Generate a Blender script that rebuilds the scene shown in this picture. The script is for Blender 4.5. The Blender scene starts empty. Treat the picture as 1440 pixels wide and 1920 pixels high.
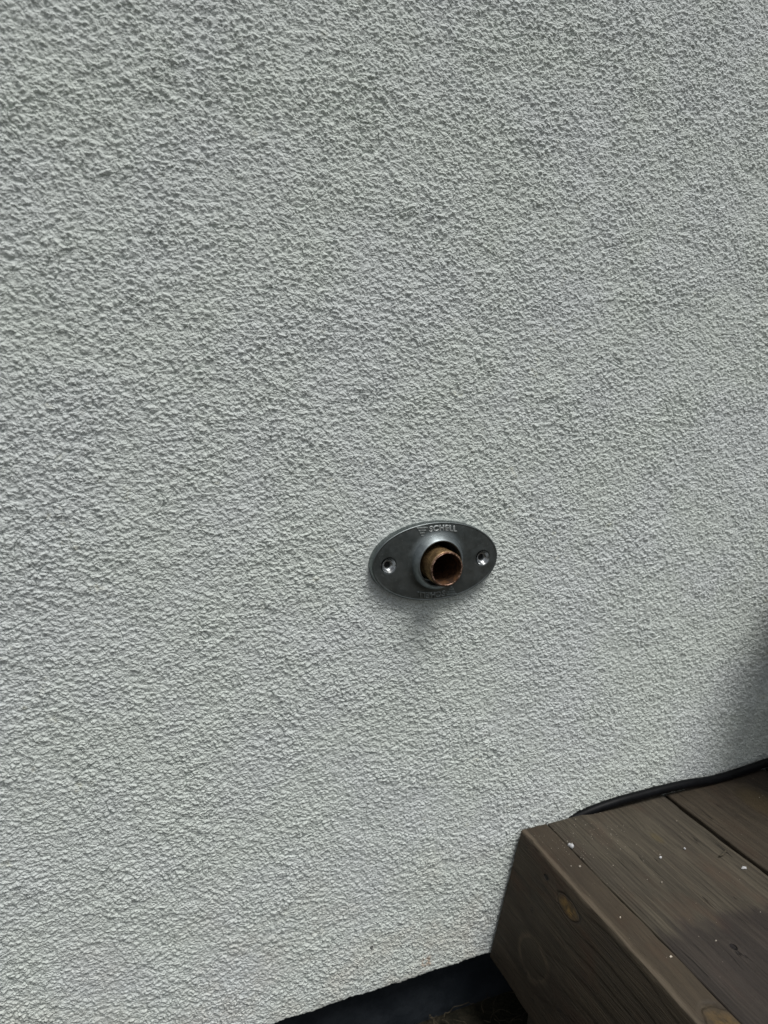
import bpy, bmesh, math, random
import numpy as np
from mathutils import Matrix, Vector, noise as mnoise
R = math.radians
scene = bpy.context.scene
col = scene.collection
random.seed(7)

# ---------------------------------------------------------------- camera
CAM_R = ((0.9278095, 0.0485860, -0.3698770),
         (-0.3721488, 0.1895852, -0.9086048),
         (0.0259778, 0.9806615, 0.1939802))
cd = bpy.data.cameras.new('camera')
cam = bpy.data.objects.new('camera', cd)
col.objects.link(cam)
m = Matrix([list(r) for r in CAM_R]).to_4x4()
m.translation = (0, -0.5, 0)
cam.matrix_world = m
cd.sensor_fit = 'VERTICAL'
cd.sensor_height = 36
cd.sensor_width = 27
cd.lens = 1294 / 1920 * 36
cd.clip_start = 0.01
cd.clip_end = 400
cd.dof.use_dof = True
cd.dof.focus_distance = 0.575
cd.dof.aperture_fstop = 7.0
scene.camera = cam

# ---------------------------------------------------------------- light: overcast day
SUN_EL, SUN_AZ = R(66), R(24)          # azimuth measured from -Y (away from the wall) towards +X
w = bpy.data.worlds.new('World')
scene.world = w
w.use_nodes = True
nt = w.node_tree
nt.nodes.clear()
sky = nt.nodes.new('ShaderNodeTexSky')
sky.sky_type = 'NISHITA'
sky.sun_disc = False
sky.sun_elevation = SUN_EL
sky.sun_rotation = math.pi - SUN_AZ
sky.dust_density = 3
sky.ozone_density = 1
hs = nt.nodes.new('ShaderNodeHueSaturation')
hs.inputs['Saturation'].default_value = 0.27
bg = nt.nodes.new('ShaderNodeBackground')
bg.inputs[1].default_value = 0.098
wo = nt.nodes.new('ShaderNodeOutputWorld')
nt.links.new(sky.outputs[0], hs.inputs['Color'])
nt.links.new(hs.outputs[0], bg.inputs[0])
nt.links.new(bg.outputs[0], wo.inputs[0])
sd = bpy.data.lights.new('sun', 'SUN')
sd.energy = 3.0
sd.angle = R(25)
sd.color = (1, 0.985, 0.96)
sun = bpy.data.objects.new('sun', sd)
col.objects.link(sun)
sdir = Vector((math.sin(SUN_AZ) * math.cos(SUN_EL), -math.cos(SUN_AZ) * math.cos(SUN_EL), math.sin(SUN_EL)))
sun.rotation_euler = sdir.to_track_quat('Z', 'Y').to_euler()
scene.view_settings.view_transform = 'Standard'
scene.view_settings.look = 'None'
scene.view_settings.exposure = -0.40
scene.view_settings.gamma = 1


# ---------------------------------------------------------------- node helpers
class N:
    """tiny expression builder over shader math nodes"""
    def __init__(s, name, disp=False):
        s.m = bpy.data.materials.new(name)
        s.m.use_nodes = True
        s.t = s.m.node_tree
        s.t.nodes.clear()
        s.out = s.t.nodes.new('ShaderNodeOutputMaterial')
        s.b = s.t.nodes.new('ShaderNodeBsdfPrincipled')
        s.t.links.new(s.b.outputs[0], s.out.inputs[0])
        if disp:
            s.m.displacement_method = 'BOTH'
        g = s.t.nodes.new('ShaderNodeNewGeometry')
        s.pos = g.outputs['Position']
        s.geo = g

    def put(s, sock, v):
        if isinstance(v, bpy.types.NodeSocket):
            s.t.links.new(v, sock)
        elif v is not None:
            if sock.type == 'RGBA' and len(v) == 3:
                v = (*v, 1)
            sock.default_value = v

    def f(s, op, a, b=None, c=None, clamp=False):
        n = s.t.nodes.new('ShaderNodeMath')
        n.operation = op
        n.use_clamp = clamp
        s.put(n.inputs[0], a); s.put(n.inputs[1], b); s.put(n.inputs[2], c)
        return n.outputs[0]

    def add(s, a, b): return s.f('ADD', a, b)
    def sub(s, a, b): return s.f('SUBTRACT', a, b)
    def mul(s, a, b): return s.f('MULTIPLY', a, b)

    def v(s, op, a, b):
        n = s.t.nodes.new('ShaderNodeVectorMath')
        n.operation = op
        s.put(n.inputs[0], a)
        if op == 'SCALE': s.put(n.inputs['Scale'], b)
        else: s.put(n.inputs[1], b)
        return n.outputs['Value'] if op in ('LENGTH', 'DISTANCE', 'DOT_PRODUCT') else n.outputs[0]

    def noise(s, vec, scale, detail=2, rough=0.5, dist=0.0, color=False):
        n = s.t.nodes.new('ShaderNodeTexNoise')
        s.put(n.inputs['Vector'], vec)
        n.inputs['Scale'].default_value = scale
        n.inputs['Detail'].default_value = detail
        n.inputs['Roughness'].default_value = rough
        n.inputs['Distortion'].default_value = dist
        return n.outputs['Color' if color else 'Fac']

    def voro(s, vec, scale, feature='F1', smooth=None, rnd=1.0):
        n = s.t.nodes.new('ShaderNodeTexVoronoi')
        n.feature = feature
        s.put(n.inputs['Vector'], vec)
        n.inputs['Scale'].default_value = scale
        n.inputs['Randomness'].default_value = rnd
        if smooth is not None: n.inputs['Smoothness'].default_value = smooth
        return n.outputs['Distance']

    def xyz(s, vec):
        n = s.t.nodes.new('ShaderNodeSeparateXYZ')
        s.put(n.inputs[0], vec)
        return n.outputs

    def comb(s, x, y, z):
        n = s.t.nodes.new('ShaderNodeCombineXYZ')
        s.put(n.inputs[0], x); s.put(n.inputs[1], y); s.put(n.inputs[2], z)
        return n.outputs[0]

    def ramp(s, fac, a, b, lo=0.0, hi=1.0, smooth=True):
        n = s.t.nodes.new('ShaderNodeMapRange')
        n.interpolation_type = 'SMOOTHSTEP' if smooth else 'LINEAR'
        s.put(n.inputs[0], fac)
        n.inputs[1].default_value = a; n.inputs[2].default_value = b
        n.inputs[3].default_value = lo; n.inputs[4].default_value = hi
        return n.outputs[0]

    def mix(s, fac, a, b, blend='MIX'):
        n = s.t.nodes.new('ShaderNodeMix')
        n.data_type = 'RGBA'
        n.blend_type = blend
        s.put(n.inputs[0], fac); s.put(n.inputs[6], a); s.put(n.inputs[7], b)
        return n.outputs[2]

    def bump(s, h, dist, strength=1.0):
        n = s.t.nodes.new('ShaderNodeBump')
        n.inputs['Strength'].default_value = strength
        n.inputs['Distance'].default_value = dist
        s.put(n.inputs['Height'], h)
        s.t.links.new(n.outputs[0], s.b.inputs['Normal'])

    def set(s, **k):
        names = dict(color='Base Color', rough='Roughness', metal='Metallic', spec='Specular IOR Level', coat='Coat Weight')
        for a, v in k.items(): s.put(s.b.inputs[names[a]], v)
        return s


# ---------------------------------------------------------------- materials
def plaster():
    k = N('grey_scratch_render', disp=True)
    P = k.pos
    st = k.v('MULTIPLY', P, (0.82, 0.0, 1.0))
    warp = k.v('SUBTRACT', k.noise(st, 170, 2, 0.5, color=True), (0.5, 0.5, 0.5))
    q = k.v('ADD', st, k.v('SCALE', warp, 0.0075))
    c1 = k.voro(q, 310, 'SMOOTH_F1', 0.25)             # grains about 4 mm
    g1 = k.sub(1.0, k.ramp(c1, 0.0, 0.75, smooth=False))
    q2 = k.v('ADD', st, k.v('SCALE', warp, 0.004))
    c2 = k.voro(q2, 640, 'SMOOTH_F1', 0.3)
    g2 = k.sub(1.0, c2)
    ridge = k.noise(st, 120, 3, 0.55, 0.6)             # trowel drag, longer ridges
    rg = k.f('ABSOLUTE', k.sub(ridge, 0.5))
    crease = k.ramp(rg, 0.0, 0.045)                    # thin creases where the noise crosses its middle
    big = k.noise(P, 45, 2, 0.5)
    gn = k.f('ABSOLUTE', k.sub(k.noise(k.v('ADD', st, (2.2, 0, 5.1)), 38, 2, 0.5, 0.8), 0.5))
    gm = k.ramp(k.noise(P, 30, 2, 0.5), 0.50, 0.62)
    groove = k.mul(k.ramp(gn, 0.0, 0.016, 1.0, 0.0), gm)        # longer scattered drag grooves
    amp = k.ramp(k.noise(P, 14, 2, 0.6), 0.3, 0.7, 0.76, 1.12)
    pit = k.ramp(k.noise(st, 210, 1, 0.5), 0.24, 0.36)   # rare deeper pits
    fine = k.noise(P, 1300, 2, 0.6)
    h = k.mul(g1, 0.95)
    h = k.add(h, k.mul(g2, 0.55))
    h = k.add(h, k.mul(crease, 0.30))
    h = k.add(h, k.mul(pit, 0.55))
    h = k.sub(h, k.mul(groove, 0.75))
    h = k.add(h, k.mul(k.sub(big, 0.5), 1.1))
    h = k.mul(h, amp)
    flat = k.ramp(k.noise(k.v('ADD', k.v('MULTIPLY', P, (0.7, 0.0, 1.0)), (7, 1, 3)), 26, 3, 0.6), 0.40, 0.68, 3.2, 2.05)   # patches pressed flat by the float
    h = k.f('SMOOTH_MIN', h, flat, 0.35)
    h = k.add(h, k.mul(fine, 0.24))
    ctr = k.v('MULTIPLY', k.v('SUBTRACT', P, (0.2493, 0.0, -0.1495)), (1 / 0.0572, 0.0, 1 / 0.0331))
    keep = k.mul(k.ramp(k.v('LENGTH', ctr, None), 1.02, 1.16, 0.25, 1.0), k.ramp(k.xyz(P)[2], -0.5575, -0.5535, 0.35, 1.0))
    h = k.add(k.mul(k.sub(h, 1.45), keep), 1.45)
    d = k.t.nodes.new('ShaderNodeDisplacement')
    d.inputs['Midlevel'].default_value = 1.45
    d.inputs['Scale'].default_value = 0.00180
    k.put(d.inputs['Height'], h)
    k.t.links.new(d.outputs[0], k.out.inputs['Displacement'])
    # colour: cool grey paint, faint mottling, warmer patches towards the foot
    mot = k.noise(P, 9, 3, 0.6)
    c = k.mix(k.ramp(mot, 0.35, 0.68), (0.664, 0.712, 0.668), (0.668, 0.706, 0.694))
    moss = k.mul(k.ramp(k.noise(P, 55, 4, 0.7), 0.60, 0.74), k.ramp(k.noise(P, 5, 2, 0.5), 0.48, 0.60))
    c = k.mix(k.mul(moss, 0.40), c, (0.50, 0.47, 0.30))
    z = k.xyz(P)[2]
    foot_tint = k.mul(k.ramp(z, -0.56, -0.36, 1.0, 0.0), k.ramp(k.noise(P, 22, 4, 0.65), 0.40, 0.75))
    c = k.mix(k.mul(foot_tint, 0.55), c, (0.64, 0.61, 0.53))
    sp = k.v('DISTANCE', P, (0.2596, 0.0, -0.546))
    rust = k.mul(k.ramp(sp, 0.002, 0.010, 1.0, 0.0), k.ramp(k.noise(P, 300, 2), 0.4, 0.6))
    c = k.mix(k.mul(rust, 0.6), c, (0.45, 0.24, 0.11))
    sp2 = k.v('DISTANCE', P, (0.2028, 0.0, -0.5108))
    c = k.mix(k.ramp(sp2, 0.001, 0.0022, 0.85, 0.0), c, (0.06, 0.06, 0.06))
    k.set(color=c, rough=0.88, spec=0.25)
    return k.m


def wood(name, x0, z0, knots, tone=(0.105, 0.088, 0.064), damp=None, freq=210, seed=0.0, red=0.3, wear=False, lines=0.92):
    """knots: (x, y, z, radius, stretch along the board, kind) kind: 'orange','ring','dark'"""
    k = N(name)
    P = k.pos
    S = k.v('ADD', k.v('MULTIPLY', P, (1.0, 0.13, 1.0)), (seed, seed * 0.7, 0))
    x, y, z = k.xyz(P)
    wv = k.noise(S, 16, 3, 0.5, color=True)
    wx, _, wz = k.xyz(wv)
    dx = k.add(k.sub(x, x0), k.mul(k.sub(wx, 0.5), 0.030))
    dz = k.add(k.sub(z, z0), k.mul(k.sub(wz, 0.5), 0.030))
    r = k.f('SQRT', k.add(k.mul(dx, dx), k.mul(dz, dz)))
    kd = []
    for (kx, ky, kz, kr, ke, kind) in knots:
        o = k.v('SUBTRACT', P, (kx, ky, kz))
        o = k.v('MULTIPLY', o, (1.0, 1.0 / ke, 1.0))
        n0 = k.v('SCALE', k.v('SUBTRACT', k.noise(P, 90, 2, color=True), (0.5, 0.5, 0.5)), kr * 0.35)
        d = k.v('LENGTH', k.v('ADD', o, n0), None)
        e = k.f('EXPONENT', k.mul(k.f('POWER', k.f('DIVIDE', d, kr * 2.1), 2.0), -1.0))
        r = k.add(r, k.mul(e, kr * 0.9))
        kd.append((d, kr, kind))
    fr = k.f('FRACT', k.mul(r, freq))
    late = k.mul(k.ramp(fr, 0.35, 0.85), k.ramp(fr, 0.86, 0.99, 1.0, 0.0))       # soft rise, sharp fall
    lvar = k.ramp(k.noise(S, 40, 3, 0.6), 0.3, 0.7, 0.25, 1.0)
    late = k.mul(late, lvar)
    fib = k.noise(k.v('MULTIPLY', P, (1.0, 0.045, 1.0)), 900, 3, 0.65)
    fib2 = k.noise(k.v('MULTIPLY', P, (1.0, 0.12, 1.0)), 230, 3, 0.6)
    dark = tuple(c * 0.40 for c in tone)
    streak = k.noise(k.v('ADD', k.v('MULTIPLY', P, (1.0, 0.025, 1.0)), (seed, 0, seed * 2)), 420, 3, 0.7, 0.3)
    lane = k.noise(k.v('ADD', k.v('MULTIPLY', P, (1.0, 0.04, 1.0)), (seed * 3, 1, seed)), 95, 3, 0.6)
    crk = k.f('ABSOLUTE', k.sub(k.noise(k.v('ADD', k.v('MULTIPLY', P, (1.0, 0.05, 1.0)), (seed, 4, 2)), 110, 2, 0.5), 0.5))
    crack = k.mul(k.ramp(crk, 0.0, 0.010, 1.0, 0.0), k.ramp(k.noise(k.v('MULTIPLY', P, (1.0, 0.5, 1.0)), 38, 2, 0.5), 0.56, 0.66))
    c = k.mix(k.mul(late, lines), tone, dark)
    c = k.mix(k.ramp(fib2, 0.35, 0.7, 0.0, 0.45), c, tuple(q * 1.35 for q in tone))
    c = k.mix(k.ramp(fib, 0.33, 0.62, 0.62, 0.0), c, tuple(q * 0.55 for q in tone))
    c = k.mix(k.ramp(streak, 0.40, 0.68, 0.0, 0.50), c, tuple(q * 1.7 for q in tone))
    c = k.mix(k.ramp(streak, 0.30, 0.46, 0.55, 0.0), c, tuple(q * 0.5 for q in tone))
    c = k.mix(k.ramp(lane, 0.35, 0.65, 0.40, 0.0), c, tuple(q * 0.5 for q in tone))
    c = k.mix(k.mul(crack, 0.8), c, tuple(q * 0.16 for q in tone))
    blot = k.noise(k.v('MULTIPLY', P, (1.0, 0.4, 1.0)), 28, 4, 0.6)
    c = k.mix(k.ramp(blot, 0.50, 0.72, 0.0, red), c, (tone[0] * 1.15, tone[1] * 0.72, tone[2] * 0.62))
    blot2 = k.noise(k.v('ADD', k.v('MULTIPLY', P, (1.0, 0.5, 1.0)), (3.1, 2, 5)), 17, 3, 0.6)
    c = k.mix(k.ramp(blot2, 0.45, 0.70, 0.0, 0.45), c, (tone[0] * 0.55, tone[1] * 0.52, tone[2] * 0.56))
    rough = k.ramp(blot, 0.3, 0.7, 0.62, 0.78)
    for d, kr, kind in kd:
        inside = k.ramp(d, kr * 0.75, kr * 1.02, 1.0, 0.0)
        rim = k.mul(k.ramp(d, kr * 0.88, kr * 1.0), k.ramp(d, kr * 1.0, kr * 1.30, 1.0, 0.0))
        halo = k.mul(k.ramp(d, kr * 1.15, kr * 1.4), k.ramp(d, kr * 1.4, kr * 1.9, 1.0, 0.0))
        if kind == 'orange':
            oc = k.mix(k.ramp(k.noise(P, 160, 3, 0.6), 0.35, 0.65), (0.22, 0.130, 0.034), (0.075, 0.046, 0.015))
            c = k.mix(k.mul(k.mul(k.ramp(d, kr * 0.15, kr * 1.15, 1.0, 0.0), k.ramp(streak, 0.34, 0.56, 0.45, 1.0)), 0.8), c, oc)
            c = k.mix(k.mul(k.mul(rim, k.ramp(k.noise(P, 70, 2), 0.46, 0.58)), 0.75), c, (0.025, 0.018, 0.012))
        elif kind == 'ring':
            rr = k.f('FRACT', k.mul(d, 420))
            c = k.mix(k.mul(inside, k.ramp(rr, 0.1, 0.9, 0.1, 0.35)), c, (tone[0] * 0.85, tone[1] * 0.9, tone[2] * 0.85))
            c = k.mix(k.mul(rim, k.ramp(k.noise(P, 70, 2), 0.35, 0.6, 0.12, 0.60)), c, tuple(q * 2.0 for q in tone))
            c = k.mix(k.mul(halo, 0.35), c, tuple(q * 0.5 for q in tone))
        elif kind == 'pale':
            c = k.mix(k.mul(k.ramp(d, kr * 0.5, kr * 1.1, 1.0, 0.0), 0.5), c, (tone[0] * 1.5, tone[1] * 1.4, tone[2] * 0.95))
            c = k.mix(k.mul(rim, 0.3), c, tuple(q * 1.6 for q in tone))
        else:
            c = k.mix(k.mul(inside, 0.95), c, (0.010, 0.008, 0.006))
    if damp:
        edge = k.add(y, k.mul(k.sub(k.noise(k.v('MULTIPLY', P, (1.0, 0.25, 1.0)), 48, 4, 0.6), 0.5), 0.085))
        dm = k.ramp(edge, damp - 0.014, damp + 0.004, 1.0, 0.0)
        c = k.mix(k.mul(dm, 0.35), c, (0.030, 0.026, 0.026))
        c = k.mix(dm, c, k.mix(1.0, c, (0.72, 0.69, 0.74), 'MULTIPLY'))
        rough = k.sub(rough, k.mul(dm, 0.10))
    if wear:
        ex = k.f('ABSOLUTE', k.sub(x, 0.3545)); ez = k.f('ABSOLUTE', k.sub(z, -0.4255))
        ed = k.add(k.f('SQRT', k.add(k.mul(ex, ex), k.mul(ez, ez))), k.mul(k.sub(k.noise(k.v('MULTIPLY', P, (1, 0.3, 1)), 120, 3, 0.6), 0.5), 0.009))
        c = k.mix(k.ramp(ed, 0.0008, 0.0042, 0.55, 0.0), c, (0.15, 0.12, 0.085))
        top = k.ramp(z, -0.4262, -0.4252)
        c = k.mix(k.mul(top, 0.16), c, (0.105, 0.085, 0.060))
    k.set(color=c, rough=rough, spec=0.35)
    hgt = k.add(k.mul(late, -0.6), k.add(k.mul(fib, 0.55), k.sub(k.mul(streak, 0.7), k.mul(crack, 1.4))))
    for d, kr, kind in kd:
        if kind in ('dark',):
            hgt = k.sub(hgt, k.mul(k.ramp(d, kr * 0.6, kr * 1.1, 1.0, 0.0), 3.0))
        if kind == 'orange':
            hgt = k.sub(hgt, k.mul(k.mul(k.ramp(d, kr * 0.88, kr * 1.0), k.ramp(d, kr * 1.0, kr * 1.22, 1.0, 0.0)), 1.0))
    k.bump(hgt, 0.0011, 0.9)
    return k.m


def simple(name, color, rough, metal=0.0, nscale=0, namp=0.0, bscale=0, bdist=0.0, spec=0.5):
    k = N(name)
    c = color
    if nscale:
        c = k.mix(k.ramp(k.noise(k.pos, nscale, 4, 0.65), 0.35, 0.68), tuple(q * (1 - namp) for q in color), tuple(q * (1 + namp) for q in color))
    k.set(color=c, rough=rough, metal=metal, spec=spec)
    if bscale: k.bump(k.noise(k.pos, bscale, 4, 0.65), bdist)
    return k.m


def steel():
    k = N('dull_grey_steel')
    P = k.pos
    mot = k.noise(P, 60, 4, 0.6)
    c = k.mix(k.ramp(mot, 0.3, 0.7), (0.17, 0.195, 0.195), (0.24, 0.265, 0.265))
    spk = k.ramp(k.noise(P, 900, 2, 0.5), 0.66, 0.76)
    c = k.mix(k.mul(spk, 0.55), c, (0.62, 0.62, 0.60))
    rgh = k.add(k.ramp(k.noise(P, 130, 4, 0.7), 0.3, 0.7, 0.36, 0.48), k.mul(spk, 0.25))
    k.set(color=c, rough=rgh, metal=1.0)
    k.bump(k.noise(k.v('MULTIPLY', P, (1, 1, 1)), 700, 3, 0.6), 0.00006, 0.7)
    return k.m


def bronze(inner=False):
    k = N('aged_bronze_inside' if inner else 'aged_bronze')
    P = k.pos
    a = k.noise(P, 210, 4, 0.65)
    b = k.noise(P, 620, 3, 0.6)
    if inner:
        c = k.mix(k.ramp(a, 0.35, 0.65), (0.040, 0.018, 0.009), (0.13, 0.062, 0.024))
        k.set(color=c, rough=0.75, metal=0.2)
    else:
        c = k.mix(k.ramp(a, 0.35, 0.68), (0.27, 0.178, 0.082), (0.13, 0.082, 0.040))
        y = k.xyz(P)[1]
        px_ = k.v('SUBTRACT', P, (0.2489, 0.0, -0.1509)); rr_ = k.v('LENGTH', k.v('MULTIPLY', px_, (1, 0, 1)), None)
        c = k.mix(k.ramp(rr_, 0.0137, 0.0143, 0.85, 0.0), c, (0.05, 0.028, 0.012))  # thread grooves darkened, their shade put into the colour
        tip = k.ramp(y, -0.0262, -0.0236, 1.0, 0.0)
        c = k.mix(k.mul(tip, k.ramp(b, 0.38, 0.6)), c, (0.56, 0.37, 0.29))
        c = k.mix(k.mul(tip, k.ramp(a, 0.52, 0.6)), c, (0.10, 0.045, 0.025))
        k.set(color=c, rough=k.ramp(b, 0.3, 0.7, 0.38, 0.6), metal=0.75)
    k.bump(k.add(b, a), 0.00015, 0.8)
    return k.m


def bitumen():
    k = N('black_bitumen')
    P = k.pos
    c = k.mix(k.ramp(k.noise(P, 30, 4, 0.65), 0.35, 0.7), (0.013, 0.018, 0.024), (0.030, 0.037, 0.045))
    c = k.mix(k.ramp(k.noise(P, 420, 3, 0.7), 0.66, 0.74, 0.0, 0.5), c, (0.07, 0.07, 0.065))
    k.set(color=c, rough=0.7, spec=0.3)
    k.bump(k.noise(P, 160, 4, 0.6), 0.0012, 0.7)
    return k.m


def soil():
    k = N('dark_soil')
    P = k.pos
    c = k.mix(k.ramp(k.noise(P, 60, 5, 0.7), 0.35, 0.68), (0.012, 0.010, 0.008), (0.045, 0.036, 0.026))
    c = k.mix(k.ramp(k.noise(P, 1.2, 3, 0.6), 0.4, 0.6, 0.0, 0.6), c, (0.035, 0.045, 0.020))
    k.set(color=c, rough=0.95, spec=0.2)
    k.bump(k.noise(P, 120, 5, 0.7), 0.006)
    return k.m


M = {}
M['plaster'] = plaster()
M['steel'] = steel()
M['worn'] = simple('worn_bright_steel', (0.60, 0.63, 0.62), 0.5, metal=0.9, nscale=400, namp=0.35)  # worn raised steel, lightened so the sky glint sits in its colour
M['bronze'] = bronze()
M['bronze_in'] = bronze(True)
M['bitumen'] = bitumen()
M['soil'] = soil()
M['hole'] = simple('dark_recess', (0.012, 0.012, 0.012), 0.8)
M['rubber'] = simple('black_cable_sheath', (0.003, 0.0035, 0.0045), 0.50, nscale=140, namp=0.35, bscale=500, bdist=0.0001, spec=0.16)
M['flake'] = simple('white_paint_flake', (0.55, 0.55, 0.56), 0.8, nscale=700, namp=0.2, bscale=900, bdist=0.0003)
M['grit'] = simple('pale_grit', (0.46, 0.41, 0.34), 0.8, nscale=120, namp=0.45)
M['twig'] = simple('dry_twig', (0.055, 0.045, 0.028), 0.8, nscale=400, namp=0.4)
M['root'] = simple('dry_roots', (0.075, 0.060, 0.036), 0.85, nscale=150, namp=0.6)
M['leaf'] = simple('dark_leaf', (0.022, 0.045, 0.020), 0.5, nscale=40, namp=0.5)
M['pot'] = simple('anthracite_pot', (0.020, 0.022, 0.026), 0.55, nscale=30, namp=0.2, bscale=300, bdist=0.0002)


# ---------------------------------------------------------------- object helpers
def link(name, me, mat, parent=None, smooth=False):
    o = bpy.data.objects.new(name, me)
    col.objects.link(o)
    if mat is not None: me.materials.append(mat)
    if smooth:
        me.polygons.foreach_set('use_smooth', [True] * len(me.polygons))
    if parent is not None:
        o.parent = parent
        o.matrix_parent_inverse = parent.matrix_world.inverted()
        o.matrix_parent_inverse = Matrix.Translation(-parent.location)
    return o


def tag(o, label=None, cat=None, group=None, kind=None):
    for k_, v_ in (('label', label), ('category', cat), ('group', group), ('kind', kind)):
        if v_: o[k_] = v_
    return o


def empty(name, loc):
    o = bpy.data.objects.new(name, None)
    col.objects.link(o)
    o.location = loc
    o.empty_display_size = 0.02
    return o


def mesh(name, verts, faces):
    me = bpy.data.meshes.new(name)
    me.from_pydata([tuple(v) for v in verts], [], faces)
    me.update()
    return me


def lathe(profile, seg=96, wob=None):
    """profile: list of (radius, y); around the local -Y axis"""
    V, F = [], []
    for i, (r, y) in enumerate(profile):
        for j in range(seg):
            a = 2 * math.pi * j / seg
            rr, yy = (r, y) if wob is None else wob(r, y, a, i)
            V.append((rr * math.cos(a), yy, rr * math.sin(a)))
    for i in range(len(profile) - 1):
        for j in range(seg):
            k_ = (j + 1) % seg
            F.append((i * seg + j, i * seg + k_, (i + 1) * seg + k_, (i + 1) * seg + j))
    return V, F


def tube(pts, rad, seg=10, jit=0.0):
    V, F = [], []
    n = len(pts)
    pts = [Vector(p) for p in pts]
    up = Vector((0.013, 0.1, 1)).normalized()
    for i, p in enumerate(pts):
        t = (pts[min(i + 1, n - 1)] - pts[max(i - 1, 0)]).normalized()
        s_ = t.cross(up)
        if s_.length < 1e-3: s_ = t.cross(Vector((1, 0, 0)))
        s_.normalize()
        u = s_.cross(t)
        r = rad(i / (n - 1)) if callable(rad) else rad
        for j in range(seg):
            a = 2 * math.pi * j / seg
            V.append(p + (s_ * math.cos(a) + u * math.sin(a)) * r)
    for i in range(n - 1):
        for j in range(seg):
            k_ = (j + 1) % seg
            F.append((i * seg + j, i * seg + k_, (i + 1) * seg + k_, (i + 1) * seg + j))
    F.append(tuple(range(seg))[::-1])
    F.append(tuple((n - 1) * seg + j for j in range(seg)))
    return V, F


def catmull(pts, per=10):
    P = [Vector(p) for p in pts]
    P = [P[0] * 2 - P[1]] + P + [P[-1] * 2 - P[-2]]
    out = []
    for i in range(1, len(P) - 2):
        for s_ in range(per):
            t = s_ / per
            a, b, c, d = P[i - 1], P[i], P[i + 1], P[i + 2]
            out.append(0.5 * ((2 * b) + (c - a) * t + (2 * a - 5 * b + 4 * c - d) * t * t + (3 * b - a - 3 * c + d) * t ** 3))
    out.append(P[-2])
    return out


def board(name, poly, y0, y1, mat, parent, bev=0.0015, segs=220):
    """poly: cross section in x,z (counter-clockwise seen from -Y), extruded along y, edges rounded and faintly uneven"""
    bm = bmesh.new()
    a = [bm.verts.new((x, y0, z)) for x, z in poly]
    b = [bm.verts.new((x, y1, z)) for x, z in poly]
    n = len(poly)
    bm.faces.new(a); bm.faces.new(b[::-1])
    for i in range(n):
        bm.faces.new((a[i], b[i], b[(i + 1) % n], a[(i + 1) % n]))
    bmesh.ops.recalc_face_normals(bm, faces=bm.faces)
    bmesh.ops.bevel(bm, geom=list(bm.edges), offset=bev, segments=3, profile=0.5, affect='EDGES')
    long = [e for e in bm.edges if abs(e.verts[0].co.y - e.verts[1].co.y) > abs(y1 - y0) * 0.6]
    bmesh.ops.subdivide_edges(bm, edges=long, cuts=segs, use_grid_fill=True)
    rnd = random.Random(hash(name) % 1000 + int(poly[0][0] * 1000))
    ph = [rnd.uniform(0, 6.28) for _ in range(4)]
    cxx = sum(p[0] for p in poly) / len(poly); czz = sum(p[1] for p in poly) / len(poly)
    for v in bm.verts:
        y = v.co.y
        near = min(math.hypot(v.co.x - p[0], v.co.z - p[1]) for p in poly)
        if near < bev * 1.2:
            nn = mnoise.noise(Vector((v.co.x * 40, y * 55, v.co.z * 40 + ph[0]))) + 0.6 * mnoise.noise(Vector((ph[1], y * 260, v.co.z * 90)))
            pull = max(0.0, nn) * 0.0009
            dv = Vector((cxx - v.co.x, 0, czz - v.co.z)).normalized()
            v.co += dv * pull
        v.co.x += 0.00035 * math.sin(y * 47 + ph[0]) + 0.0002 * math.sin(y * 131 + ph[1])
        v.co.z += 0.00025 * math.sin(y * 39 + ph[2]) + 0.00015 * math.sin(y * 117 + ph[3])
    me = bpy.data.meshes.new(name)
    bm.to_mesh(me); bm.free()
    o = link(name, me, mat, parent, smooth=True)
    me.set_sharp_from_angle(angle=R(50))
    return o


# ---------------------------------------------------------------- ground
GZ = -0.645
me = mesh('ground', [(-60, -120, GZ), (60, -120, GZ), (60, 60, GZ), (-60, 60, GZ)], [(0, 1, 2, 3)])
g = link('ground', me, M['soil'])
tag(g, kind='structure')

# ---------------------------------------------------------------- house wall
FX, FZ = 0.2493, -0.1495         # centre of the pipe outlet
wall = empty('house_wall', (0.3, 0.0, GZ))
tag(wall, 'light grey rough rendered house wall above a black plinth', 'wall')


def axis(lo, hi, step, far_lo, far_hi):
    mid = np.arange(lo, hi, step)
    left = lo - np.geomspace(step * 1.5, lo - far_lo, 26)[::-1] if far_lo < lo else np.array([])
    right = mid[-1] + np.geomspace(step * 1.5, far_hi - mid[-1], 26)
    return np.concatenate([left, mid, right])


ZB = -0.558
STEP = 0.00075
xs = axis(-0.26, 0.80, STEP, -2.6, 3.6)
zs = axis(ZB, 0.40, STEP, ZB, 2.3)
nx, nz = len(xs), len(zs)
X, Z = np.meshgrid(xs, zs)
rs = np.random.RandomState(3)
# ragged lower edge of the render coat
sm = lambda n, k_: np.convolve(rs.randn(n + k_), np.ones(k_) / k_, 'same')[:n] * math.sqrt(k_)
rag = 0.00015 * sm(nx, 5) + 0.00028 * sm(nx, 17) + 0.00045 * sm(nx, 90)
rag = np.where((xs > -0.26) & (xs < 0.80), rag, 0)
Z = Z + rag[None, :] * np.clip(1 - (Z - ZB) / 0.008, 0, 1)
Y = np.zeros_like(X)
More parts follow.
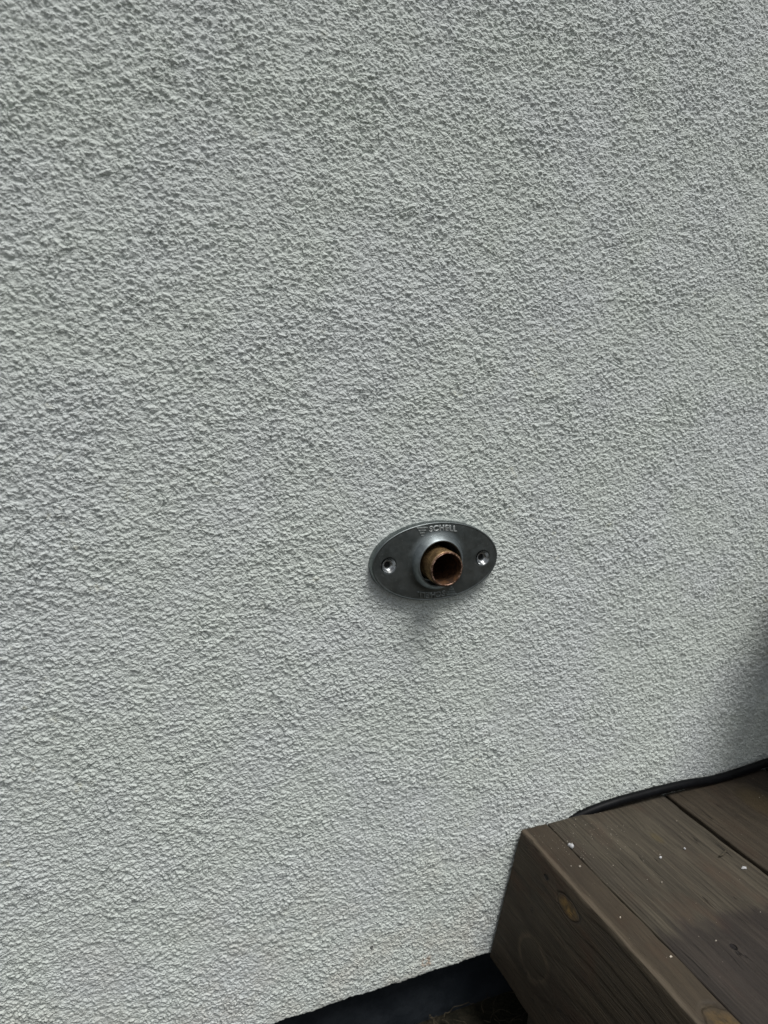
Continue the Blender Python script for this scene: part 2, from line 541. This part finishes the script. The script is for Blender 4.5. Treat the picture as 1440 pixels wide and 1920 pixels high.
# rounded return at the foot, running back to the plinth
nb = 8
ret = np.array([(0.0006, -0.0004), (0.0018, -0.0012), (0.004, -0.0016), (0.008, -0.0017), (0.013, -0.0017), (0.019, -0.0017), (0.025, -0.0017), (0.032, -0.0017)])
XR = np.repeat(xs[None, :], nb, 0)
YR = np.repeat(ret[:, 0:1], nx, 1)
ZR = ZB + rag[None, :] + ret[:, 1:2]
X = np.concatenate([XR[::-1], X]); Y = np.concatenate([YR[::-1], Y]); Z = np.concatenate([ZR[::-1], Z])
nz += nb
co = np.stack([X, Y, Z], -1).reshape(-1, 3).astype(np.float32)
i = np.arange(nz - 1)[:, None] * nx + np.arange(nx - 1)[None, :]
q = np.stack([i, i + 1, i + 1 + nx, i + nx], -1).reshape(-1, 4)
cx = co[q[:, 0], 0] - FX; cz = co[q[:, 0], 2] - FZ
q = q[(cx ** 2 + cz ** 2) > 0.0178 ** 2].astype(np.int32)
me = bpy.data.meshes.new('render_coat')
me.vertices.add(len(co)); me.vertices.foreach_set('co', co.ravel())
me.loops.add(q.size); me.loops.foreach_set('vertex_index', q.ravel())
me.polygons.add(len(q))
me.polygons.foreach_set('loop_start', np.arange(0, q.size, 4, dtype=np.int32))
me.polygons.foreach_set('loop_total', np.full(len(q), 4, dtype=np.int32))
me.polygons.foreach_set('use_smooth', np.ones(len(q), dtype=bool))
me.update(calc_edges=True)
rc = link('render_coat', me, M['plaster'], wall)


def box_mesh(name, x0, x1, y0, y1, z0, z1, mat, parent, bev=0.0):
    bm = bmesh.new()
    bmesh.ops.create_cube(bm, size=1)
    for v in bm.verts:
        v.co = Vector(((x0 + x1) / 2 + v.co.x * (x1 - x0), (y0 + y1) / 2 + v.co.y * (y1 - y0), (z0 + z1) / 2 + v.co.z * (z1 - z0)))
    if bev: bmesh.ops.bevel(bm, geom=list(bm.edges), offset=bev, segments=2, affect='EDGES')
    me_ = bpy.data.meshes.new(name)
    bm.to_mesh(me_); bm.free()
    return link(name, me_, mat, parent)


box_mesh('plinth', -2.6, 3.6, 0.026, 0.30, GZ - 0.1, ZB + 0.02, M['bitumen'], wall)
box_mesh('masonry', -2.59, 3.59, 0.10, 0.30, ZB + 0.022, 2.29, M['hole'], wall)

# ---------------------------------------------------------------- oval steel flange
fl = empty('wall_flange', (FX, 0, FZ))
tag(fl, 'oval dark steel cover flange with two screw holes around the pipe', 'flange')
A, B = 0.0572, 0.0331
HS = 0.0431
NA = 640


def ell(s_, a):                   # slightly pointed oval
    p = 2.0
    c, s2 = math.cos(a), math.sin(a)
    r = (abs(c / (A * s_)) ** p + abs(s2 / (B * s_)) ** p) ** (-1 / p)
    return r * c, r * s2


rings = []                        # (kind, scale/blend, y)
rings += [('e', 1.016, 0.0010), ('e', 1.014, -0.0015), ('e', 1.011, -0.0040), ('e', 1.006, -0.0056), ('e', 1.000, -0.0064), ('e', 0.988, -0.0067), ('e', 0.978, -0.00665), ('e', 0.965, -0.0064)]
for t in range(1, 90):
    rings.append(('b', t / 90, None))
V, F = [], []
rc_, ri = 0.0262, 0.0225
dep = []
for kind_, s_, y in rings:
    for j in range(NA):
        a = 2 * math.pi * j / NA
        if kind_ == 'e':
            x, z = ell(s_, a); yy = y
        else:
            ex, ez = ell(0.965, a)
            ca, sa = math.cos(a), math.sin(a)
            t = s_
            x = ex * (1 - t) + ri * ca * t; z = ez * (1 - t) + ri * sa * t
            yy = -0.0064 - 0.0004 * t
            rr = math.hypot(x, z)
            if rr < 0.0285:         # fillet into the hub
                u = (0.0285 - rr) / (0.0285 - ri)
                yy -= 0.0016 * u ** 2.2
            for sx in (-1, 1):
                d = math.hypot(x - sx * HS, z)
                if d < 0.0070:
                    yy += 0.0036 * min((0.0070 - d) / 0.0040, 1.0) * min(1.0, 0.3 + (0.0070 - d) / 0.0015)
                    if d < 0.0029: yy += 0.0020 * min(1, (0.0029 - d) / 0.0005)
        V.append((x, yy, z))
nr = len(rings)
for i_ in range(nr - 1):
    for j in range(NA):
        k_ = (j + 1) % NA
        F.append((i_ * NA + j, (i_ + 1) * NA + j, (i_ + 1) * NA + k_, i_ * NA + k_))


def local(V): return [(x + FX, y, z + FZ) for x, y, z in V]


def finish(me_):
    bm = bmesh.new(); bm.from_mesh(me_)
    bmesh.ops.recalc_face_normals(bm, faces=bm.faces)
    bm.to_mesh(me_); bm.free()


me = mesh('plate', local(V), F)
link('plate', me, M['steel'], fl, smooth=True)
M['sink'] = simple('bare_countersink_metal', (0.58, 0.60, 0.60), 0.27, metal=1.0, nscale=500, namp=0.15)  # paler than the plate: the dimple highlight put into the colour
M['worn_low'] = simple('dull_raised_steel', (0.30, 0.33, 0.33), 0.45, metal=1.0, nscale=400, namp=0.35)  # darker copy: dimmer light on the lower lettering put into the colour

V, F = lathe([(0.0238, -0.0068), (0.0233, -0.0080), (0.0226, -0.0097), (0.0219, -0.0108), (0.0212, -0.0119), (0.0205, -0.0129), (0.0200, -0.0135), (0.0197, -0.0138), (0.0193, -0.0139),
              (0.0189, -0.0138), (0.0186, -0.0134), (0.0184, -0.0120), (0.0182, -0.006), (0.0180, 0.012)], 128)
me = mesh('collar', local(V), F); finish(me)
M['collar'] = simple('rubbed_steel', (0.29, 0.325, 0.335), 0.50, metal=1.0, nscale=200, namp=0.15)  # slightly paler steel than the plate
link('collar', me, M['collar'], fl, smooth=True)
for sx in (-1, 1):
    V, F = lathe([(0.0060, 0.0), (0.0055, 0.0007), (0.0046, 0.0021), (0.0038, 0.0031), (0.0030, 0.0034), (0.0028, 0.0034)], 48)
    V = [(x + sx * HS, y - 0.00685, z) for x, y, z in V]
    me = mesh('countersink', local(V), F)
    link('countersink', me, M['sink'], fl, smooth=True)
    V, F = lathe([(0.0001, 0.0004), (0.0012, 0.0004), (0.0028, 0.0003)], 24)
    V = [(x + sx * HS, y - 0.0018, z) for x, y, z in V]
    me = mesh('screw_hole', local(V), F)
    link('screw_hole', me, M['hole'], fl)  # black disc painted in for the shade down the hole

# raised maker's lettering and mark, above the hub and turned round below it
cu = bpy.data.curves.new('t', 'FONT')
cu.body = 'SCHELL'
cu.size = 0.0064
cu.extrude = 0.00030
cu.bevel_depth = 0.00026
cu.offset = 0.00005
cu.bevel_resolution = 1
cu.space_character = 1.14
cu.align_x = 'LEFT'
to = bpy.data.objects.new('t', cu)
col.objects.link(to)
bpy.context.view_layer.update()
base_me = bpy.data.meshes.new_from_object(to.evaluated_get(bpy.context.evaluated_depsgraph_get()))
bpy.data.objects.remove(to)
tx = [v.co.x for v in base_me.vertices]
tw = max(tx) - min(tx)
for turn in (0, 1):
    me = base_me.copy(); me.name = 'lettering'
    for v in me.vertices:
        x, yv, zt = v.co
        x = (x - min(tx)) / tw * 0.0255 - 0.0085 + 0.0
        z = yv + 0.0262 - 0.0
        z -= 0.9 * (x - 0.001) ** 2 * 8
        y = -0.00675 - zt
        if turn: x, z = -x, -z
        v.co = (x + FX, y, z + FZ)
    link('lettering', me, M['worn_low' if turn else 'worn'], fl)
    V, F = [], []

    def bar(x0, x1, z, th=0.00042, sk=0.0):
        b0 = len(V)
        for (xx, zz) in ((x0, z), (x1, z + sk), (x1, z + sk + th), (x0, z + th)):
            V.append((xx, -0.0060, zz)); V.append((xx, -0.00735, zz))
        for a_, b_ in ((0, 2), (2, 4), (4, 6), (6, 0)):
            F.append((b0 + a_, b0 + b_, b0 + b_ + 1, b0 + a_ + 1))
        F.append((b0 + 1, b0 + 3, b0 + 5, b0 + 7))
    bar(-0.0195, -0.0100, 0.0292, 0.0006)
    bar(-0.0180, -0.0112, 0.0271, 0.0006)
    bar(-0.0167, -0.0124, 0.0250, 0.0006)
    bar(-0.0155, -0.0133, 0.0229, 0.0006)
    if turn: V = [(-x, y, -z) for x, y, z in V]
    me = mesh('emblem', local(V), F); finish(me)
    link('emblem', me, M['worn_low' if turn else 'worn'], fl)

# ---------------------------------------------------------------- threaded pipe stub
pipe = empty('pipe_stub', (FX, 0, FZ))
tag(pipe, 'threaded orange bronze pipe end with corroded rim sticking out of the flange', 'pipe')
prof = []
y = 0.06
prof.append((0.0145, y))
y = 0.002
pitch = 0.00230
while y > -0.0242:
    prof += [(0.01355, y), (0.01365, y - pitch * 0.15), (0.01460, y - pitch * 0.45), (0.01460, y - pitch * 0.60)]
    y -= pitch
prof += [(0.0140, -0.0246), (0.0140, -0.0250), (0.0138, -0.0255), (0.0136, -0.0258), (0.0133, -0.0259), (0.0129, -0.0257), (0.0127, -0.0253)]
rw = random.Random(5)
nzt = [rw.uniform(-1, 1) for _ in range(128)]


def wob(r, y, a, i):
    j = int(a / (2 * math.pi) * 128) % 128
    if y < -0.0252:
        return r + 0.00008 * nzt[(j * 7 + i * 3) % 128] + 0.0001 * math.sin(a * 5 + 1), y + 0.00014 * nzt[(j * 3 + i) % 128] + 0.0001 * math.sin(a * 3)
    yy = y - pitch * a / (2 * math.pi) if y < 0.001 and y > -0.0235 else y
    yy = max(yy, -0.0247) if y > -0.0247 else yy
    return r, yy


V, F = lathe(prof, 128, wob)
me = mesh('threaded_end', [(x - 0.0004, y, z - 0.0014) for x, y, z in local(V)], F); finish(me)
link('threaded_end', me, M['bronze'], pipe, smooth=True)
V, F = lathe([(0.0127, -0.0253), (0.01255, -0.0245), (0.0124, -0.02), (0.0124, 0.0), (0.0124, 0.045), (0.006, 0.047), (0.0001, 0.047)], 96)
me = mesh('bore', [(x - 0.0004, y, z - 0.0014) for x, y, z in local(V)], F)
link('bore', me, M['bronze_in'], pipe, smooth=True)

# ---------------------------------------------------------------- wooden deck step
deck = empty('wooden_deck', (0.37, -0.30, GZ))
tag(deck, 'dark brown weathered timber deck step with leaning end board beside the wall', 'deck')
ZT = -0.425
YF = -0.95
YW = -0.0035
m_f = wood('stained_end_board', 0.44, -0.62, [(0.350, -0.0845, -0.4440, 0.0072, 2.2, 'orange'), (0.3355, -0.0600, -0.5135, 0.0155, 1.30, 'ring'),
                                           (0.350, -0.0511, -0.4403, 0.0022, 1.8, 'dark'), (0.346, -0.093, -0.470, 0.0020, 1.0, 'dark'),
                                           (0.3705, -0.232, -0.425, 0.0140, 1.5, 'orange')], tone=(0.052, 0.039, 0.025), freq=75, seed=1.3, red=0.6, wear=True, lines=0.6)
m_p = wood('weathered_plank', 0.44, -0.46, [(0.4698, -0.0579, -0.425, 0.0050, 2.0, 'pale'), (0.4306, -0.1802, -0.425, 0.0026, 1.3, 'dark')],
           tone=(0.076, 0.064, 0.046), damp=-0.150, freq=270, seed=4.2, red=0.35)
m_p2 = wood('weathered_plank_beyond', 0.62, -0.50, [(0.615, -0.050, -0.425, 0.022, 1.4, 'pale')], tone=(0.054, 0.042, 0.028), freq=130, seed=8.4, red=0.35)
m_u = wood('stained_post', 0.40, -0.60, [], tone=(0.05, 0.04, 0.028), seed=2.2)
dx = 0.0267
# end board: 29 mm thick, 134 mm high, leaning out at its foot
board('end_board', [(0.3531, ZT), (0.3531 - dx, ZT - 0.1337), (0.3820 - dx, ZT - 0.1337), (0.3820, ZT)], YF, YW, m_f, deck, bev=0.0014)
PX = 0.3826
for n_, (wd, mt) in enumerate(((0.1435, m_p), (0.1435, m_p2), (0.1435, m_p), (0.1435, m_p2), (0.1435, m_p))):
    xa, xb = PX, PX + wd
    board('plank', [(xa, ZT - 0.0004), (xa, ZT - 0.028), (xb, ZT - 0.028), (xb, ZT - 0.0004)], YF, YW - 0.001 * (n_ % 2), mt, deck, bev=0.0016)
    PX = xb + 0.0052
for yy in (-0.0665, -0.52, -0.90):
    board('joist', [(0.386 - 0.004, ZT - 0.030), (0.386 - 0.018, ZT - 0.134), (1.12, ZT - 0.134), (1.12, ZT - 0.030)], yy - 0.045, yy, m_u, deck, bev=0.002, segs=20)
for xx, yy in ((0.3290, -0.0665), (1.05, -0.0665), (0.3290, -0.86), (1.05, -0.86)):
    board('post', [(xx, ZT - 0.1350), (xx, GZ - 0.02), (xx + 0.045, GZ - 0.02), (xx + 0.045, ZT - 0.1350)], yy - 0.045, yy, m_u, deck, bev=0.002, segs=20)

# ---------------------------------------------------------------- cable between deck and wall
pts = [(0.372, 0.002, -0.452), (0.392, 0.001, -0.442), (0.4130, 0.0005, -0.4325), (0.4380, -0.0035, -0.4238), (0.4666, -0.0062, -0.4188), (0.4974, -0.0065, -0.4180), (0.525, -0.0068, -0.4175),
       (0.5586, -0.0070, -0.4182), (0.5971, -0.0072, -0.4212), (0.6442, -0.007, -0.4193), (0.6769, -0.0065, -0.4175), (0.71, -0.0065, -0.4185), (0.78, -0.008, -0.4198), (0.9, -0.007, -0.4195), (1.1, -0.01, -0.4198)]
V, F = tube(catmull(pts, 8), 0.0045, 20)
o = link('power_cable', mesh('power_cable', V, F), M['rubber'], None, smooth=True)
tag(o, 'black rubber cable lying along the gap between deck planks and wall', 'cable')


# ---------------------------------------------------------------- debris on the deck
def flake(name, x, y, s_, asp, rot, seed, mat, th=0.0007):
    r_ = random.Random(seed)
    n = 11
    V = []
    pr = [r_.uniform(0.35, 1.25) for _ in range(n)]
    for lay in (0, 1, 2):
        for j in range(n):
            a = 2 * math.pi * j / n
            k_ = pr[j] * (1.0, 0.92, 0.6)[lay]
            px_, py_ = s_ * k_ * math.cos(a), s_ * asp * k_ * math.sin(a)
            V.append((px_ * math.cos(rot) - py_ * math.sin(rot), px_ * math.sin(rot) + py_ * math.cos(rot), (0.0, th * 0.7, th)[lay] + r_.uniform(0, th * 0.35) * (lay > 0)))
    F = []
    for lay in (0, 1):
        for j in range(n):
            k_ = (j + 1) % n
            F.append((lay * n + j, lay * n + k_, (lay + 1) * n + k_, (lay + 1) * n + j))
    F.append(tuple(2 * n + j for j in range(n)))
    F.append(tuple(range(n))[::-1])
    o_ = link(name, mesh(name, V, F), mat)
    o_.location = (x, y, ZT + 0.0002)
    return o_


G = 'white flakes lying on the deck'
flk = [(0.3838, -0.0405, 0.0043, 0.58, 1.5, 11, 'large white flake on the board seam near the deck corner', 0.0016),
       (0.4516, -0.0813, 0.0021, 0.60, 0.1, 12, 'small oblong white flake in the middle of the first deck plank'),
       (0.4821, -0.0800, 0.0016, 0.70, 0.6, 13, 'tiny white flake right of the oblong one on the first plank'),
       (0.5130, -0.1184, 0.0034, 0.52, -0.3, 14, 'jagged white flake beside the dark gap between the planks'),
       (0.3742, -0.0657, 0.0012, 0.8, 0.3, 15, 'pale crumb on the end board below the large white flake'),
       (0.3676, -0.1264, 0.0010, 0.8, 0.9, 16, 'pale crumb halfway down the top edge of the end board'),
       (0.3772, -0.1711, 0.0012, 0.8, 0.2, 17, 'pale crumb nearest the viewer on the end board seam'),
       (0.4218, -0.1715, 0.0012, 0.7, 0.2, 18, 'pale crumb on the damp part of the plank left of the screw hole'),
       (0.4293, -0.1069, 0.0010, 0.8, 0.5, 19, 'pale crumb on the dry grain lines of the first plank')]
for f_ in flk:
    th = f_[7] if len(f_) > 7 else 0.0007
    o = flake('paint_flake', f_[0], f_[1], f_[2], f_[3], f_[4], f_[5], M['flake'] if f_[2] > 0.0015 else M['grit'], th)
    tag(o, f_[6], 'flake', G)
V, F = tube([(0.5035, -0.0995, ZT + 0.0009), (0.508, -0.0992, ZT + 0.0013), (0.5125, -0.0972, ZT + 0.0014), (0.5165, -0.0958, ZT + 0.0008)], lambda t: 0.0007 + 0.0003 * math.sin(t * 3), 8)
o = link('twig', mesh('twig', V, F), M['twig'], None, smooth=True)
tag(o, 'short dark twig lying across the first plank near the gap', 'twig')

# fine grit: scattered thickest by the wall end of the board seam
V, F = [], []
rg = random.Random(21)
for n_ in range(420):
    if n_ < 200:
        x = rg.gauss(0.408, 0.028); y = -abs(rg.gauss(0.022, 0.028)) - 0.006
    else:
        x = rg.uniform(0.358, 0.76); y = -rg.uniform(0.012, 0.30)
    if not 0.357 < x < 0.9 or 0.5245 < x < 0.5325: continue
    s_ = min(0.0009, 0.00022 * math.exp(rg.gauss(0.0, 0.42)))
    b0 = len(V)
    for j in range(5):
        a = 2 * math.pi * j / 5 + rg.random()
        V.append((x + s_ * math.cos(a) * rg.uniform(0.7, 1.3), y + s_ * math.sin(a) * rg.uniform(0.7, 1.3), ZT - 0.0002))
    V.append((x, y, ZT + s_ * 0.9))
    for j in range(5): F.append((b0 + j, b0 + (j + 1) % 5, b0 + 5))
o = link('grit', mesh('grit', V, F), M['grit'])
tag(o, 'fine pale grit scattered over the deck boards', 'grit', kind='stuff')

# dry roots and grass in the corner under the deck
V, F = [], []
rr_ = random.Random(9)
for n_ in range(70):
    x = rr_.uniform(0.25, 0.50); y = rr_.uniform(-0.09, 0.018); z = GZ + rr_.uniform(0.0, 0.012)
    a = rr_.uniform(0, 6.28)
    p = [(x, y, z)]
    for s_ in range(9):
        a += rr_.gauss(0, 0.55)
        st_ = rr_.uniform(0.003, 0.007)
        x += st_ * math.cos(a); y = min(0.022, y + st_ * math.sin(a)); z = max(GZ + 0.001, min(GZ + 0.030, z + rr_.gauss(0.0004, 0.0025)))
        p.append((x, y, z))
    V2, F2 = tube(catmull(p, 3), lambda t: 0.0004 * (1.1 - 0.7 * t), 5)
    b0 = len(V)
    V += V2; F += [tuple(b0 + i_ for i_ in f_) for f_ in F2]
o = link('dry_roots', mesh('dry_roots', V, F), M['root'], None, smooth=True)
tag(o, 'thin dry roots and grass stems on dark soil under the deck corner', 'roots', kind='stuff')

# ---------------------------------------------------------------- unseen shrub in a pot, added past the right frame edge to shade the wall
SX, SY = 0.725, -0.095
sh = empty('potted_shrub', (SX, SY, ZT))
tag(sh, 'dark leafy shrub in an anthracite pot on the deck against the wall', 'plant')
V, F = lathe([(0.0001, 0.0), (0.048, 0.0), (0.050, 0.002), (0.062, 0.075), (0.066, 0.076), (0.066, 0.086), (0.060, 0.086), (0.058, 0.070), (0.0001, 0.070)], 64)
V = [(x + SX, z + SY, y + ZT) for x, y, z in V]
link('pot', mesh('pot', V, F), M['pot'], sh, smooth=False)
V, F = [], []
rl = random.Random(4)
stems = []
for n_ in range(9):
    a = rl.uniform(0, 6.28)
    tip = Vector((SX + 0.05 * math.cos(a), min(-0.03, SY + 0.05 * math.sin(a)), ZT + rl.uniform(0.15, 0.27)))
    p0 = Vector((SX + 0.01 * math.cos(a), SY + 0.01 * math.sin(a), ZT + 0.069))
    V2, F2 = tube(catmull([p0, (p0 * 2 + tip) / 3 + Vector((0, 0, 0.02)), tip], 5), lambda t: 0.0022 * (1.1 - 0.7 * t), 6)
    b0 = len(V); V += V2; F += [tuple(b0 + i_ for i_ in f_) for f_ in F2]
link('stem', mesh('stem', V, F), M['twig'], sh, smooth=True)
V, F = [], []
for n_ in range(760):
    u = Vector((rl.gauss(0, 1), rl.gauss(0, 1), rl.gauss(0, 1))).normalized() * rl.uniform(0.35, 1) ** 0.6
    c = Vector((SX + u.x * 0.105, SY + u.y * 0.090, ZT + 0.225 + u.z * 0.100))
    d = (u + Vector((rl.uniform(-.7, .7), rl.uniform(-.7, .7), rl.uniform(-.5, .6)))).normalized()
    s2 = d.cross(Vector((0, 0, 1))).normalized()
    n2 = s2.cross(d)
    L, W = rl.uniform(0.014, 0.024), rl.uniform(0.005, 0.008)
    b0 = len(V)
    for (t, ww, hh) in ((0, 0, 0), (0.35, 1, 0.12), (0.35, -1, 0.12), (0.35, 0, 0), (0.75, 0.7, 0.05), (0.75, -0.7, 0.05), (0.75, 0, -0.05), (1, 0, -0.15)):
        pnt = c + d * (t - 0.5) * L + s2 * ww * W + n2 * hh * W
        pnt.y = min(pnt.y, -0.004); pnt.x = max(pnt.x, 0.700 + 1.0 * pnt.y)
        V.append(pnt)
    F += [tuple(b0 + i_ for i_ in f_) for f_ in ((0, 1, 3), (0, 3, 2), (1, 4, 6, 3), (3, 6, 5, 2), (4, 7, 6), (6, 7, 5))]
link('foliage', mesh('foliage', V, F), M['leaf'], sh)
